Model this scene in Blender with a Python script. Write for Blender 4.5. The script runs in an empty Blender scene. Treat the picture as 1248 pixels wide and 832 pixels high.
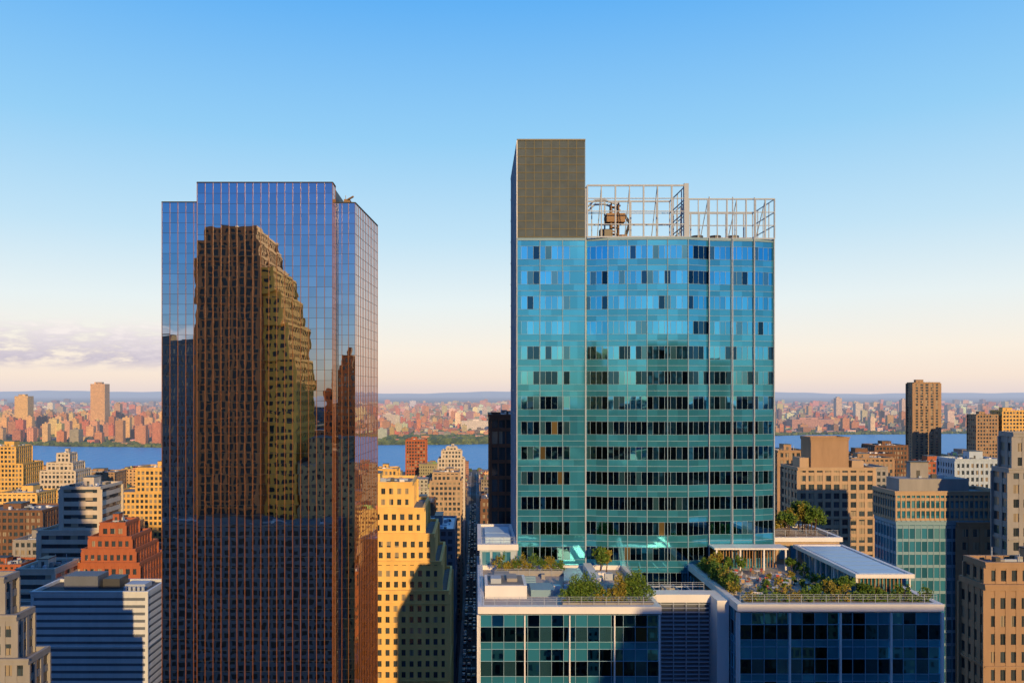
import bpy, math, random
import numpy as np
from mathutils import Vector
random.seed(7); np.random.seed(7)
R=random.uniform
scene=bpy.context.scene
scene.view_settings.view_transform='Standard'
try: scene.view_settings.look='None'
except Exception: pass
scene.view_settings.exposure=0
H=160.0
SUN_EL=math.radians(15.5); SUN_AZ=math.radians(170.5)
# ---------------------------------------------------------------- materials
def N(nt,t,**k):
    n=nt.nodes.new(t)
    for a,b in k.items(): setattr(n,a,b)
    return n
def math_(nt,op,a,b=None,c=None,clamp=False):
    n=nt.nodes.new('ShaderNodeMath'); n.operation=op; n.use_clamp=clamp
    for i,v in enumerate((a,b,c)):
        if v is None: continue
        if isinstance(v,(int,float)): n.inputs[i].default_value=v
        else: nt.links.new(v,n.inputs[i])
    return n.outputs[0]
def mixc(nt,f,a,b,bt='MIX'):
    n=nt.nodes.new('ShaderNodeMix'); n.data_type='RGBA'; n.blend_type=bt
    for s,v in ((n.inputs[0],f),(n.inputs[6],a),(n.inputs[7],b)):
        if isinstance(v,(int,float)): s.default_value=v
        elif isinstance(v,tuple): s.default_value=(*v[:3],1)
        else: nt.links.new(v,s)
    return n.outputs[2]
def newmat(name):
    m=bpy.data.materials.new(name); m.use_nodes=True
    nt=m.node_tree
    return m,nt,nt.nodes['Principled BSDF'],nt.nodes['Material Output']
def painted_haze(nt,bsdf,out,L=16000.0,start=800.0):
    """aerial haze painted into the surface as emission, growing with distance from the origin"""
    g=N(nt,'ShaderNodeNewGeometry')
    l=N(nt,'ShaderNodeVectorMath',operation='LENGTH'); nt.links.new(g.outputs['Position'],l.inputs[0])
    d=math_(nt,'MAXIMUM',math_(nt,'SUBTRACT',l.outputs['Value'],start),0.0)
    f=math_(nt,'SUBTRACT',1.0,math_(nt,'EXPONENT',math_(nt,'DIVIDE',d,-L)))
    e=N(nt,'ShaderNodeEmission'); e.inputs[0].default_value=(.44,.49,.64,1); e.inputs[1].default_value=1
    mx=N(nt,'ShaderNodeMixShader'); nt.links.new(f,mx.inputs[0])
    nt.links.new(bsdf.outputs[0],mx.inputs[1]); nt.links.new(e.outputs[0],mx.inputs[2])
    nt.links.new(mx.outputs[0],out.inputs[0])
def plain(name,col,rough=.7,metal=0.0,var=.18,scale=.35,hz=False,spec=.5,streak=True):
    m,nt,b,o=newmat(name)
    g=N(nt,'ShaderNodeNewGeometry')
    mp=N(nt,'ShaderNodeMapping'); mp.inputs['Scale'].default_value=(1,1,.25 if streak else 1)
    nt.links.new(g.outputs['Position'],mp.inputs[0])
    n=N(nt,'ShaderNodeTexNoise'); n.inputs['Scale'].default_value=scale; n.inputs['Detail'].default_value=6
    n.inputs['Roughness'].default_value=.65
    nt.links.new(mp.outputs[0],n.inputs[0])
    f=math_(nt,'MULTIPLY_ADD',n.outputs[0],2*var*1.6,1-var*1.6)
    c=mixc(nt,1.0,col,f,'MULTIPLY')
    nt.links.new(c,b.inputs['Base Color'])
    b.inputs['Roughness'].default_value=rough; b.inputs['Metallic'].default_value=metal
    b.inputs['Specular IOR Level'].default_value=spec
    if hz: painted_haze(nt,b,o)
    return m
def mirror_glass(name,tint,rough=.02,metal=1.0,wave=.0,var=.0):
    m,nt,b,o=newmat(name)
    b.inputs['Base Color'].default_value=(*tint,1)
    b.inputs['Metallic'].default_value=metal; b.inputs['Roughness'].default_value=rough
    g=N(nt,'ShaderNodeNewGeometry')
    if var>0:
        f=math_(nt,'MULTIPLY_ADD',g.outputs['Random Per Island'],2*var,1-var)
        nt.links.new(mixc(nt,1.0,tint,f,'MULTIPLY'),b.inputs['Base Color'])
    if wave>0:
        n=N(nt,'ShaderNodeTexNoise'); n.inputs['Scale'].default_value=.35; n.inputs['Detail'].default_value=1.0
        nt.links.new(g.outputs['Position'],n.inputs[0])
        bp=N(nt,'ShaderNodeBump'); bp.inputs['Strength'].default_value=1; bp.inputs['Distance'].default_value=wave
        nt.links.new(n.outputs[0],bp.inputs['Height']); nt.links.new(bp.outputs[0],b.inputs['Normal'])
    return m
def window_glass(name,dark=(.02,.03,.04),blind=(.3,.26,.2),cell=(3.0,3.0,3.6),blindp=.25):
    m,nt,b,o=newmat(name)
    g=N(nt,'ShaderNodeNewGeometry')
    s=N(nt,'ShaderNodeVectorMath',operation='SNAP'); s.inputs[1].default_value=cell
    nt.links.new(g.outputs['Position'],s.inputs[0])
    w=N(nt,'ShaderNodeTexWhiteNoise'); nt.links.new(s.outputs[0],w.inputs[0])
    f=math_(nt,'GREATER_THAN',w.outputs['Value'],1-blindp)
    d=mixc(nt,w.outputs['Value'],dark,tuple(min(1,x*3) for x in dark))
    nt.links.new(mixc(nt,f,d,blind),b.inputs['Base Color'])
    b.inputs['Roughness'].default_value=.08; b.inputs['Specular IOR Level'].default_value=.8
    return m
def facade_mat(name):
    m,nt,b,o=newmat(name)
    at=N(nt,'ShaderNodeAttribute'); at.attribute_name='Col'
    g=N(nt,'ShaderNodeNewGeometry')
    p=N(nt,'ShaderNodeSeparateXYZ'); nt.links.new(g.outputs['Position'],p.inputs[0])
    n=N(nt,'ShaderNodeSeparateXYZ'); nt.links.new(g.outputs['True Normal'],n.inputs[0])
    ax=math_(nt,'ABSOLUTE',n.outputs[0]); ay=math_(nt,'ABSOLUTE',n.outputs[1]); az=math_(nt,'ABSOLUTE',n.outputs[2])
    u=math_(nt,'ADD',math_(nt,'MULTIPLY',p.outputs[0],ay),math_(nt,'MULTIPLY',p.outputs[1],ax))
    ub=math_(nt,'DIVIDE',u,at.outputs['Alpha']); zb=math_(nt,'DIVIDE',p.outputs[2],3.4)
    fu=math_(nt,'FRACT',ub); fz=math_(nt,'FRACT',zb)
    mk=math_(nt,'MULTIPLY',math_(nt,'GREATER_THAN',fu,.28),math_(nt,'LESS_THAN',fu,.74))
    mk=math_(nt,'MULTIPLY',mk,math_(nt,'MULTIPLY',math_(nt,'GREATER_THAN',fz,.28),math_(nt,'LESS_THAN',fz,.8)))
    mk=math_(nt,'MULTIPLY',mk,math_(nt,'LESS_THAN',az,.5))
    cv=N(nt,'ShaderNodeCombineXYZ'); nt.links.new(math_(nt,'FLOOR',ub),cv.inputs[0]); nt.links.new(math_(nt,'FLOOR',zb),cv.inputs[1]); nt.links.new(ax,cv.inputs[2])
    w=N(nt,'ShaderNodeTexWhiteNoise'); nt.links.new(cv.outputs[0],w.inputs[0])
    win=mixc(nt,math_(nt,'POWER',w.outputs['Value'],4.0),(.02,.025,.035),(.25,.22,.18))
    ns=N(nt,'ShaderNodeTexNoise'); ns.inputs['Scale'].default_value=.12; ns.inputs['Detail'].default_value=6
    nt.links.new(g.outputs['Position'],ns.inputs[0])
    wall=mixc(nt,1.0,at.outputs['Color'],math_(nt,'MULTIPLY_ADD',ns.outputs[0],.8,.6),'MULTIPLY')
    roof=mixc(nt,math_(nt,'GREATER_THAN',az,.5),wall,mixc(nt,.65,wall,mixc(nt,ns.outputs[0],(.05,.05,.055),(.26,.26,.27))))
    nt.links.new(mixc(nt,mk,roof,win),b.inputs['Base Color'])
    nt.links.new(math_(nt,'MULTIPLY_ADD',mk,-.6,.85),b.inputs['Roughness'])
    painted_haze(nt,b,o)
    return m
def leaf_mat(name,a,b_,hz=False):
    m,nt,b,o=newmat(name)
    g=N(nt,'ShaderNodeNewGeometry')
    nt.links.new(mixc(nt,g.outputs['Random Per Island'],a,b_),b.inputs['Base Color'])
    b.inputs['Roughness'].default_value=.6; b.inputs['Specular IOR Level'].default_value=.25
    if hz: painted_haze(nt,b,o)
    return m
M={}
M['bronze']=plain('bronze_mullion',(.19,.07,.02),.5,.0,.2,spec=.2)
M['transom']=plain('dark_blue_transom',(.02,.028,.04),.5,.0,.1,spec=.2)
M['navyglass']=mirror_glass('smoked_mirror_glass',(.62,.63,.66),.010,wave=.006,var=.08)
M['dark']=plain('dark_core',(.02,.022,.026),.5)
M['darksteel']=plain('dark_steel',(.05,.055,.06),.5,.1)
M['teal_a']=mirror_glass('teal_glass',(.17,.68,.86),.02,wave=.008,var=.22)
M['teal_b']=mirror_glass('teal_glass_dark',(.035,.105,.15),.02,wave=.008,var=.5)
M['teal_c']=mirror_glass('window_blind_teal',(.09,.28,.36),.06,metal=.85,var=.3)
M['teal_d']=mirror_glass('window_interior_warm',(.16,.12,.05),.1,metal=.6,var=.4)
M['teal_sp']=mirror_glass('teal_spandrel_glass',(.065,.40,.60),.05,metal=.68,var=.18)
M['white']=plain('white_metal_panel',(.62,.63,.66),.5,0,.08,spec=.3)
M['fin']=plain('pale_aluminium_fin',(.18,.30,.40),.6,.0,.06,spec=.2)
M['steel']=plain('painted_steel_frame',(.33,.39,.48),.6,.0,.06,spec=.2)
M['tile']=plain('olive_grey_tile',(.080,.105,.125),.9,0,.25,.5,streak=False,spec=.05)
M['joint']=plain('tile_joint',(.20,.18,.11),.9,spec=.05)
M['rust']=plain('weathered_steel',(.26,.17,.10),.7,.0,.3,1.5,spec=.2)
M['gold']=plain('golden_limestone',(.70,.45,.15),.85,0,.20)
M['gold2']=plain('golden_brick',(.60,.38,.12),.85,0,.20)
M['cream']=plain('cream_stone',(.50,.45,.38),.85,0,.18)
M['tan']=plain('tan_brick',(.30,.20,.125),.85,0,.2)
M['beige']=plain('beige_concrete',(.38,.28,.19),.85,0,.18)
M['red']=plain('red_brick',(.33,.10,.045),.85,0,.2)
M['brown']=plain('brown_brick',(.15,.08,.05),.85,0,.2)
M['bronzewall']=plain('bronze_stone',(.45,.16,.055),.7,0,.25)
M['sunlit_gold']=plain('painted_sunlit_stone',(.90,.47,.09),.8,0,.15)  # sunlight on the reflected side wall is put into this stone colour
M['grey']=plain('grey_stone',(.25,.25,.255),.85,0,.2)
M['bluegrey']=plain('blue_grey_panel',(.34,.43,.54),.5,0,.14,spec=.3)
M['palepanel']=plain('pale_grey_panel',(.50,.54,.58),.6,0,.14,spec=.2)
M['slate']=plain('slate_panel',(.10,.12,.155),.6,0,.14)
M['roof']=plain('gravel_roof',(.17,.17,.175),.9,0,.35,.6,streak=False)
M['roofdark']=plain('bitumen_roof',(.07,.07,.075),.9,0,.35,.6,streak=False)
M['win']=window_glass('window_glass')
M['winblue']=window_glass('blue_window_glass',(.015,.08,.13),(.08,.22,.30),(1.6,1.6,3.6),.3)
M['deck']=plain('stone_paver_deck',(.38,.36,.36),.8,0,.16,1.5,streak=False)
M['wood']=plain('timber_decking',(.30,.17,.08),.6,0,.2,2)
M['asphalt']=plain('asphalt',(.05,.05,.052),.85,0,.25,.3,streak=False)
M['pave']=plain('concrete_pavement',(.26,.25,.24),.9,0,.2,.5,streak=False)
M['paint']=plain('road_paint',(.75,.75,.72),.7)
M['leafg']=leaf_mat('shrub_leaf',(.03,.085,.012),(.13,.21,.03))
M['leafy']=leaf_mat('autumn_leaf',(.12,.15,.02),(.30,.22,.04))
M['bark']=plain('bark',(.09,.06,.04),.9)
M['facade']=facade_mat('city_facade')
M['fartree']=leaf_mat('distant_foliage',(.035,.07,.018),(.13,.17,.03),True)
M['redcloth']=plain('red_canvas',(.40,.07,.05),.8)
M['orcloth']=plain('tan_canvas',(.36,.24,.13),.8)
M['whitecloth']=plain('white_canvas',(.66,.65,.63),.8)
M['greycloth']=plain('grey_canvas',(.30,.30,.31),.8)
M['skylt']=plain('roof_membrane_blue',(.36,.52,.70),.45,0,.08)
M['black']=plain('tyre_rubber',(.02,.02,.02),.8)
# ---------------------------------------------------------------- mesh builder
class MB:
    def __init__(s): s.v=[];s.f=[];s.m=[];s.c=[];s.mats=[]
    def mi(s,mat):
        if mat not in s.mats: s.mats.append(mat)
        return s.mats.index(mat)
    def poly(s,pts,mat,col=None):
        n=len(s.v); s.v+=[tuple(p) for p in pts]; s.f.append(tuple(range(n,n+len(pts)))); s.m.append(s.mi(mat)); s.c.append(col)
    def box(s,x0,x1,y0,y1,z0,z1,mat,col=None,bottom=True):
        n=len(s.v)
        s.v+=[(x0,y0,z0),(x1,y0,z0),(x1,y1,z0),(x0,y1,z0),(x0,y0,z1),(x1,y0,z1),(x1,y1,z1),(x0,y1,z1)]
        fs=[(0,1,5,4),(1,2,6,5),(2,3,7,6),(3,0,4,7),(4,5,6,7)]
        if bottom: fs.append((3,2,1,0))
        i=s.mi(mat)
        for f in fs: s.f.append(tuple(n+k for k in f)); s.m.append(i); s.c.append(col)
    def prism(s,poly,z0,z1,mat,col=None):
        k=len(poly); n=len(s.v)
        s.v+=[(p[0],p[1],z0) for p in poly]+[(p[0],p[1],z1) for p in poly]
        i=s.mi(mat)
        for a in range(k):
            b=(a+1)%k; s.f.append((n+a,n+b,n+k+b,n+k+a)); s.m.append(i); s.c.append(col)
        s.f.append(tuple(n+k+a for a in range(k))); s.m.append(i); s.c.append(col)
        s.f.append(tuple(n+k-1-a for a in range(k))); s.m.append(i); s.c.append(col)
    def strip(s,p0,p1,out,inn,z0,z1,mat):
        dx,dy=p1[0]-p0[0],p1[1]-p0[1]; L=math.hypot(dx,dy); nx,ny=dy/L,-dx/L
        s.prism([(p0[0]+nx*out,p0[1]+ny*out),(p1[0]+nx*out,p1[1]+ny*out),(p1[0]-nx*inn,p1[1]-ny*inn),(p0[0]-nx*inn,p0[1]-ny*inn)],z0,z1,mat)
    def beam(s,a,b,r,mat,k=6,r2=None):
        a=Vector(a);b=Vector(b); r2=r if r2 is None else r2
        d=(b-a).normalized(); u=d.orthogonal().normalized(); w=d.cross(u); n=len(s.v)
        for P,rr in ((a,r),(b,r2)):
            for i in range(k):
                t=2*math.pi*i/k; q=P+u*math.cos(t)*rr+w*math.sin(t)*rr; s.v.append(tuple(q))
        i0=s.mi(mat)
        for i in range(k):
            j=(i+1)%k; s.f.append((n+i,n+j,n+k+j,n+k+i)); s.m.append(i0); s.c.append(None)
        s.f.append(tuple(n+k+i for i in range(k))); s.m.append(i0); s.c.append(None)
        s.f.append(tuple(n+k-1-i for i in range(k))); s.m.append(i0); s.c.append(None)
    def leaves(s,c,r,n,size,mat,clump=14):
        i0=s.mi(mat)
        nc=max(3,n//clump)
        for _ in range(nc):
            while True:
                q=np.random.uniform(-1,1,3)
                if .15<np.dot(q,q)<1: break
            cc=np.array(c)+q*np.array(r)
            for _ in range(clump):
                p=cc+np.random.normal(0,.16,3)*np.array(r)
                a=np.random.normal(0,1,3); a/=np.linalg.norm(a); b=np.cross(a,np.random.normal(0,1,3)); b/=np.linalg.norm(b)
                z=size*R(.6,1.3); k=len(s.v)
                s.v+=[tuple(p-a*z),tuple(p+b*z*.5),tuple(p+a*z),tuple(p-b*z*.5)]
                s.f.append((k,k+1,k+2,k+3)); s.m.append(i0); s.c.append(None)
    def obj(s,name,loc=None,parent=None):
        me=bpy.data.meshes.new(name); me.from_pydata(s.v,[],s.f)
        for m in s.mats: me.materials.append(M[m])
        me.polygons.foreach_set('material_index',s.m)
        if any(c is not None for c in s.c):
            ca=me.color_attributes.new(name='Col',type='FLOAT_COLOR',domain='CORNER')
            arr=[]
            for f,c in zip(s.f,s.c): arr+=list(c or (.3,.3,.3,3))*len(f)
            ca.data.foreach_set('color',arr)
        me.update()
        o=bpy.data.objects.new(name,me); scene.collection.objects.link(o)
        if loc: o.location=loc
        if parent: o.parent=parent
        return o
# ---------------------------------------------------------------- generic building
def roof_clutter(b,x0,x1,y0,y1,z,wall='grey'):
    w,d=x1-x0,y1-y0
    if w<5 or d<5: return
    bx=R(x0+.15*w,x0+.5*w); by=R(y0+.3*d,y0+.5*d); zz=z+R(2.5,4.5)
    b.box(bx,bx+.3*w,by,by+.35*d,z,zz,wall); b.box(bx-.15,bx+.3*w+.15,by-.15,by+.35*d+.15,zz,zz+.25,'darksteel')
    b.box(bx+.1*w,bx+.1*w+1,by-.06,by,z,z+2.1,'darksteel')
    for _ in range(int(min(14,w*d/35))+3):
        ax=R(x0+1,x1-2.6); ay=R(y0+1,y1-2.6)
        b.box(ax,ax+R(.6,2),ay,ay+R(.6,2),z,z+R(.5,1.6),random.choice(['steel','darksteel','grey','white']))
    for _ in range(3):
        ax=R(x0+1,x1-1); ay=R(y0+1,y1-1); b.beam((ax,ay,z),(ax,ay,z+R(1.5,3.5)),.09,'steel',5)
    ay=R(y0+1,y1-1.5); b.box(x0+.2*w,x0+.75*w,ay,ay+.5,z+.3,z+.8,'steel')
def grid_tier(b,x0,x1,y0,y1,z0,z1,bay=3.0,fl=3.6,pw=1.1,sh=1.5,wall='tan',glass='win',band=None,roof='roof',pout=.3,bout=.2,frames=True):
    band=band or wall
    b.box(x0,x1,y0,y1,z0,z1-1.0,glass)
    z=z0; k=0; cf=random.choice([5,7,9])
    while z<z1-1.4:
        b.box(x0-bout,x1+bout,y0-bout,y1+bout,z,min(z+sh,z1-1.21),band)
        k+=1
        if k%cf==0 and pw>.5 and z+sh<z1-2: b.box(x0-pout-.2,x1+pout+.2,y0-pout-.2,y1+pout+.2,z+sh*.35,z+sh*.35+.32,wall)
        z+=fl
    b.box(x0-bout+.02,x1+bout-.02,y0-bout+.02,y1+bout-.02,z1-1.2,z1-.9,roof)
    if pw>0:
        nx=max(1,round((x1-x0)/bay)); ny=max(1,round((y1-y0)/bay))
        for i in range(nx+1):
            c=x0+(x1-x0)*i/nx; h=pw/2 if 0<i<nx else pw*.7
            b.box(c-h,c+h,y0-pout,y0+.1,z0,z1-1.2,wall); b.box(c-h,c+h,y1-.1,y1+pout,z0,z1-1.2,wall)
            if frames and i<nx and pw>.5:
                m=c+(x1-x0)/nx/2; b.box(m-.05,m+.05,y0-.06,y0+.02,z0,z1-1.2,'darksteel')
        for i in range(1,ny):
            c=y0+(y1-y0)*i/ny; h=pw/2
            b.box(x0-pout,x0+.1,c-h,c+h,z0,z1-1.2,wall); b.box(x1-.1,x1+pout,c-h,c+h,z0,z1-1.2,wall)
    e=pout+.12
    b.box(x0-e,x1+e,y0-e,y0+.25,z1-1.2,z1,wall); b.box(x0-e,x1+e,y1-.25,y1+e,z1-1.2,z1,wall)
    b.box(x0-e,x0+.25,y0+.25,y1-.25,z1-1.2,z1,wall); b.box(x1-.25,x1+e,y0+.25,y1-.25,z1-1.2,z1,wall)
    b.box(x0-e-.2,x1+e+.2,y0-e-.2,y0-e,z1-.35,z1+.05,wall)
OCC=[]
def building(name,tiers,clutter=True,**k):
    """tiers: (x0,x1,y0,y1,ztop) lowest first"""
    b=MB()
    base=0.0
    for i,t in enumerate(tiers):
        grid_tier(b,*t[:4],base,t[4],**k)
        base=t[4]-.95
    t=tiers[-1]
    if clutter: roof_clutter(b,t[0]+.5,t[1]-.5,t[2]+.5,t[3]-.5,t[4]-.9,k.get('wall','grey'))
    OCC.append((min(t[0] for t in tiers),max(t[1] for t in tiers),min(t[2] for t in tiers),max(t[3] for t in tiers)))
    return b.obj(name)
def tank(x,y,z,s=1.0):
    b=MB()
    for dx in(-1.3,1.3):
        for dy in(-1.3,1.3): b.beam((dx*s,dy*s,0),(dx*s*.9,dy*s*.9,3.2*s),.13*s,'darksteel',4)
    for zz in(1.2,2.4):
        b.beam((-1.3*s,-1.3*s,zz*s),(1.3*s,-1.3*s,zz*s),.07*s,'darksteel',4); b.beam((-1.3*s,1.3*s,zz*s),(1.3*s,1.3*s,zz*s),.07*s,'darksteel',4)
    b.beam((0,0,3.2*s),(0,0,6.6*s),1.9*s,'wood',14,1.8*s)
    b.beam((0,0,6.6*s),(0,0,8.0*s),2.05*s,'darksteel',14,.1*s)
    for zz in(3.7,4.6,5.5,6.2): b.beam((0,0,zz*s),(0,0,zz*s+.1),1.95*s,'darksteel',14)
    b.obj('rooftop_water_tank',(x,y,z))
# ---------------------------------------------------------------- panelled glass
def panels(b,p0,p1,z0,z1,pw,ph,ang,mat,choose=None):
    dx,dy=p1[0]-p0[0],p1[1]-p0[1]; L=math.hypot(dx,dy); ux,uy=dx/L,dy/L; nx,ny=uy,-ux
    n=max(1,round(L/pw)); m=max(1,round((z1-z0)/ph)); w=L/n; h=(z1-z0)/m
    for i in range(n):
        for j in range(m):
            a=random.gauss(0,ang)*w/2; c=random.gauss(0,ang)*h/2
            mt=choose(i,j) if choose else mat
            pts=[]
            for (su,sv) in((0,0),(1,0),(1,1),(0,1)):
                o=(a if su else -a)+(c if sv else -c)
                t=(i+su)*w
                pts.append((p0[0]+ux*t+nx*o,p0[1]+uy*t+ny*o,z0+(j+sv)*h))
            b.poly(pts,mt)
    return n,w
def mullions(b,p0,p1,z0,z1,n,wd,out,mat,ends=True):
    dx,dy=p1[0]-p0[0],p1[1]-p0[1]; L=math.hypot(dx,dy); ux,uy=dx/L,dy/L
    for i in range(n+1):
        if not ends and i in(0,n): continue
        t=L*i/n; a=(p0[0]+ux*(t-wd/2),p0[1]+uy*(t-wd/2)); c=(p0[0]+ux*(t+wd/2),p0[1]+uy*(t+wd/2))
        b.strip(a,c,out,.04,z0,z1,mat)

# ================= smoked glass tower (left) =================
def smoked_tower():
    b=MB()
    zm,zw=199.4,196.3
    b.box(-52.4,-27.1,150.15,172,0,zm-.3,'dark'); b.prism([(-60,152.65),(-23.35,153.15),(-21.65,174),(-60,174)],0,zw-.3,'dark')
    segs=[((-60.1,152.5),(-52.5,152.5),zw),((-52.5,152.5),(-52.5,150),zm),((-52.5,150),(-27,150),zm),((-27,150),(-27,153),zm),((-27,153),(-23.2,153),zw),((-23.2,153),(-21.5,174),zw),((-21.5,174),(-60.1,174),zw),((-60.1,174),(-60.1,152.5),zw)]
    for p0,p1,zt in segs:
        n,w=panels(b,p0,p1,0,zt,1.5,1.95,.0007,'navyglass')
        mullions(b,p0,p1,0,zt,n,.085,.07,'bronze')
        k=round(zt/1.95); h=zt/k
        for j in range(1,k):
            b.strip(p0,p1,.02 if j%2 else .035,.03,j*h-.025,j*h+.025,'transom')
        b.strip(p0,p1,.12,.3,zt,zt+.2,'transom')
    b.box(-48,-33,156,168,zm-.3,zm-.1,'roofdark')
    b.box(-26.2,-25.0,158,160,zw-.3,zw+2.0,'rust'); b.beam((-25.4,158,zw+1.9),(-24.2,157.2,zw+2.3),.2,'rust'); b.box(-25,-24.2,157,158,zw-.3,zw+1.2,'rust')
    b.beam((-26,159,zw+2),(-26,159,zw+3),.08,'steel')
    b.obj('smoked_glass_office_tower'); OCC.append((-61,-21,149,175))
smoked_tower()

# ================= teal glass tower =================
ZT=133.0
def teal_tower():
    b=MB()
    zg=183.6; zs=199.2; fl=(zg-ZT)/13
    x0,x1,yf,yb=6.45,17.0,124.0,147.0
    b.box(x0+.05,x1-.05,yf+.05,yb,ZT-6,zs,'tile')
    zt0=184.2
    nx,nz=8,12; tw=(x1-x0)/nx; th=(zs-zt0)/nz
    for i in range(nx+1):
        x=x0+tw*i; b.box(x-.035,x+.035,yf-.03,yf+.06,zt0,zs+.02,'joint')
    for j in range(nz+1):
        z=zt0+th*j; b.box(x0,x1,yf-.022,yf+.06,z-.035,z+.035,'joint')
    b.box(x0-.06,x1+.06,yf-.08,yb+.05,zs,zs+.2,'darksteel')
    b.box(x0-.02,x0+.05,yf,yb,ZT-6,zs,'bluegrey')
    for j in range(0,18):
        z=ZT+j*fl; b.box(x0-.06,x0,yf,yb,z,z+.25,'fin')
    for y in np.arange(yf,yb+.1,2.9): b.box(x0-.12,x0,y-.06,y+.06,ZT-6,zs,'white' if y<yf+1 else 'fin')
    facets=[((x0,yf),(x1,yf)),((x1,124.6),(20.5,123.75)),((20.5,123.75),(26.5,123.3)),((26.5,123.3),(32.8,123.2)),((32.8,123.2),(36.3,124.2)),((36.3,124.2),(43.4,124.7)),((43.4,124.7),(46.9,125.7))]
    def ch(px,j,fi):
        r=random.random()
        if fi==4: return 'teal_b' if r<.8 else 'teal_a'  # dark panes paint a dark reflection onto this facet
        pd=(.74,.74,.72,.70,.66,.62,.52,.40,.26,.16,.12,.09,.07,.05)[max(0,min(13,j))]  # more dark panes on lower floors, painting in the darker reflections there
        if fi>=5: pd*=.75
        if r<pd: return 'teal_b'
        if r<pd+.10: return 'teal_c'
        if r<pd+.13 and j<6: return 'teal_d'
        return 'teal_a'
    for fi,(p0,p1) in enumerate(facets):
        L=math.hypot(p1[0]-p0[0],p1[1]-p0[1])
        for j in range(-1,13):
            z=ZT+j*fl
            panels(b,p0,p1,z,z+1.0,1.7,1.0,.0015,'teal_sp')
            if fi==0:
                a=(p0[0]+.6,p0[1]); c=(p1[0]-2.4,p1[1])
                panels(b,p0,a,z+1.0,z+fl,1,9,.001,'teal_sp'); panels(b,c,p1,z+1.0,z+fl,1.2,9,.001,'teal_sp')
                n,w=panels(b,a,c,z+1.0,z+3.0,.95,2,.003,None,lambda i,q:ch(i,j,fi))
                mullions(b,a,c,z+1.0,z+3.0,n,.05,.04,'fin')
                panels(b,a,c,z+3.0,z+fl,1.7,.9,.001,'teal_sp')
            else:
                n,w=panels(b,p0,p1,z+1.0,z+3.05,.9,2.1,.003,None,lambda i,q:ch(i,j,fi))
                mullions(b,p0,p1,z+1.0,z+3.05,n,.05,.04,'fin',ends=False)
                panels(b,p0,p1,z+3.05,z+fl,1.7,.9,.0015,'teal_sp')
            for zz,t in((z,.06),(z+1.0,.04),(z+3.02,.04)):
                b.strip(p0,p1,.055,.02,zz-t/2,zz+t/2,'fin')
        nf=max(1,round(L/3.5)); mullions(b,p0,p1,ZT-fl,zg+.4,nf,.10,.16,'fin')
        b.strip(p0,p1,.12,.3,zg,zg+.4,'fin')
    core=[(x1,125)]+[(p[1][0],p[1][1]+.15) for p in facets[1:]]+[(46.9,147),(x1,147)]
    b.prism(core,ZT-6,zg-.02,'dark')
    b.box(x1,46.8,128,146.5,zg-.01,zg+.2,'roof')
    p0,p1=(46.9,125.7),(46.9,147)
    n,w=panels(b,p0,p1,ZT,zg,1.8,3.9,.002,'teal_a'); mullions(b,p0,p1,ZT,zg,n,.1,.15,'fin')
    b.box(x1-.05,x1+.18,123.85,124.7,ZT-4,zs-7.5,'steel')
    for x,y in((36.3,123.9),(40.0,124.1),(43.5,124.4),(47.0,125.5)):
        b.box(x-.06,x+.06,y-.12,y+.1,ZT,190.4,'steel')
    def cage(xa,xb,ya,yb2,z0,z1,nx,nz,r):
        for y in(ya,yb2):
            for i in range(nx+1):
                x=xa+(xb-xa)*i/nx; q=r*1.5 if i%2==0 else r; b.box(x-q,x+q,y-q,y+q,z0,z1,'steel')
            for j in range(nz+1):
                z=z0+(z1-z0)*j/nz; q=r*1.6 if j in(0,nz) else r*.9; b.box(xa,xb,y-q,y+q,z-q,z+q,'steel')
        for x in(xa,xb):
            for j in range(nz+1):
                z=z0+(z1-z0)*j/nz; b.box(x-r,x+r,ya,yb2,z-r*.8,z+r*.8,'steel')
            for i in range(1,4):
                y=ya+(yb2-ya)*i/4; b.box(x-r,x+r,y-r,y+r,z0,z1,'steel')
    cage(17.3,32.6,123.7,134,zg+.5,192.1,7,4,.075)
    cage(33.4,46.9,125.0,135,zg+.5,190.3,9,3,.065)
    b.box(32.3,33.0,123.5,124.2,zg,192.4,'steel')
    for x in(19.5,23.9,28.2,32.6): b.beam((x,123.8,192),(x,128.5,zg+.3),.08,'steel',4)
    for x in(36.4,40.9,45.4): b.beam((x,125.1,190),(x,130,zg+.3),.07,'steel',4)
    for dx in(-.6,.6):
        for dy in(-.6,.6): b.beam((22.6+dx,130+dy,zg),(22.6+dx,130+dy,190.8),.13,'rust',5)
    for j in range(6):
        z=zg+1.1*j
        b.beam((22.0,129.4,z),(23.2,129.4,z+1.1),.09,'rust',4); b.beam((23.2,130.6,z),(22,130.6,z+1.1),.09,'rust',4); b.beam((22,130.6,z),(22,129.4,z+1.1),.09,'rust',4)
        b.box(21.9,23.3,129.3,130.7,z+1.0,z+1.1,'rust')
    b.box(21.2,24.2,129,131.2,187.6,189.0,'rust'); b.box(20.2,22.2,129.3,130.8,184,186.5,'darksteel'); b.box(23.4,24.6,129.3,130.8,184,185.6,'rust')
    for zo in(0,.7):
        pts=[(23.6,130,190.4-zo),(21,130,191.4-zo),(19.3,129.5,191.2-zo),(18.2,129,190.1-zo)]
        for a,c in zip(pts,pts[1:]): b.beam(a,c,.16,'steel',6)
    for k2 in range(7): b.beam((18.6+.7*k2,129.6,190.2+.1*min(k2,3)),(18.9+.7*k2,129.8,191.1),.07,'steel',4)
    pts=[(24.2,130,189),(25.1,130,187.6),(24.5,130,185.7),(22.9,130,184.6)]
    for a,c in zip(pts,pts[1:]): b.beam(a,c,.22,'darksteel',6)
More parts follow.
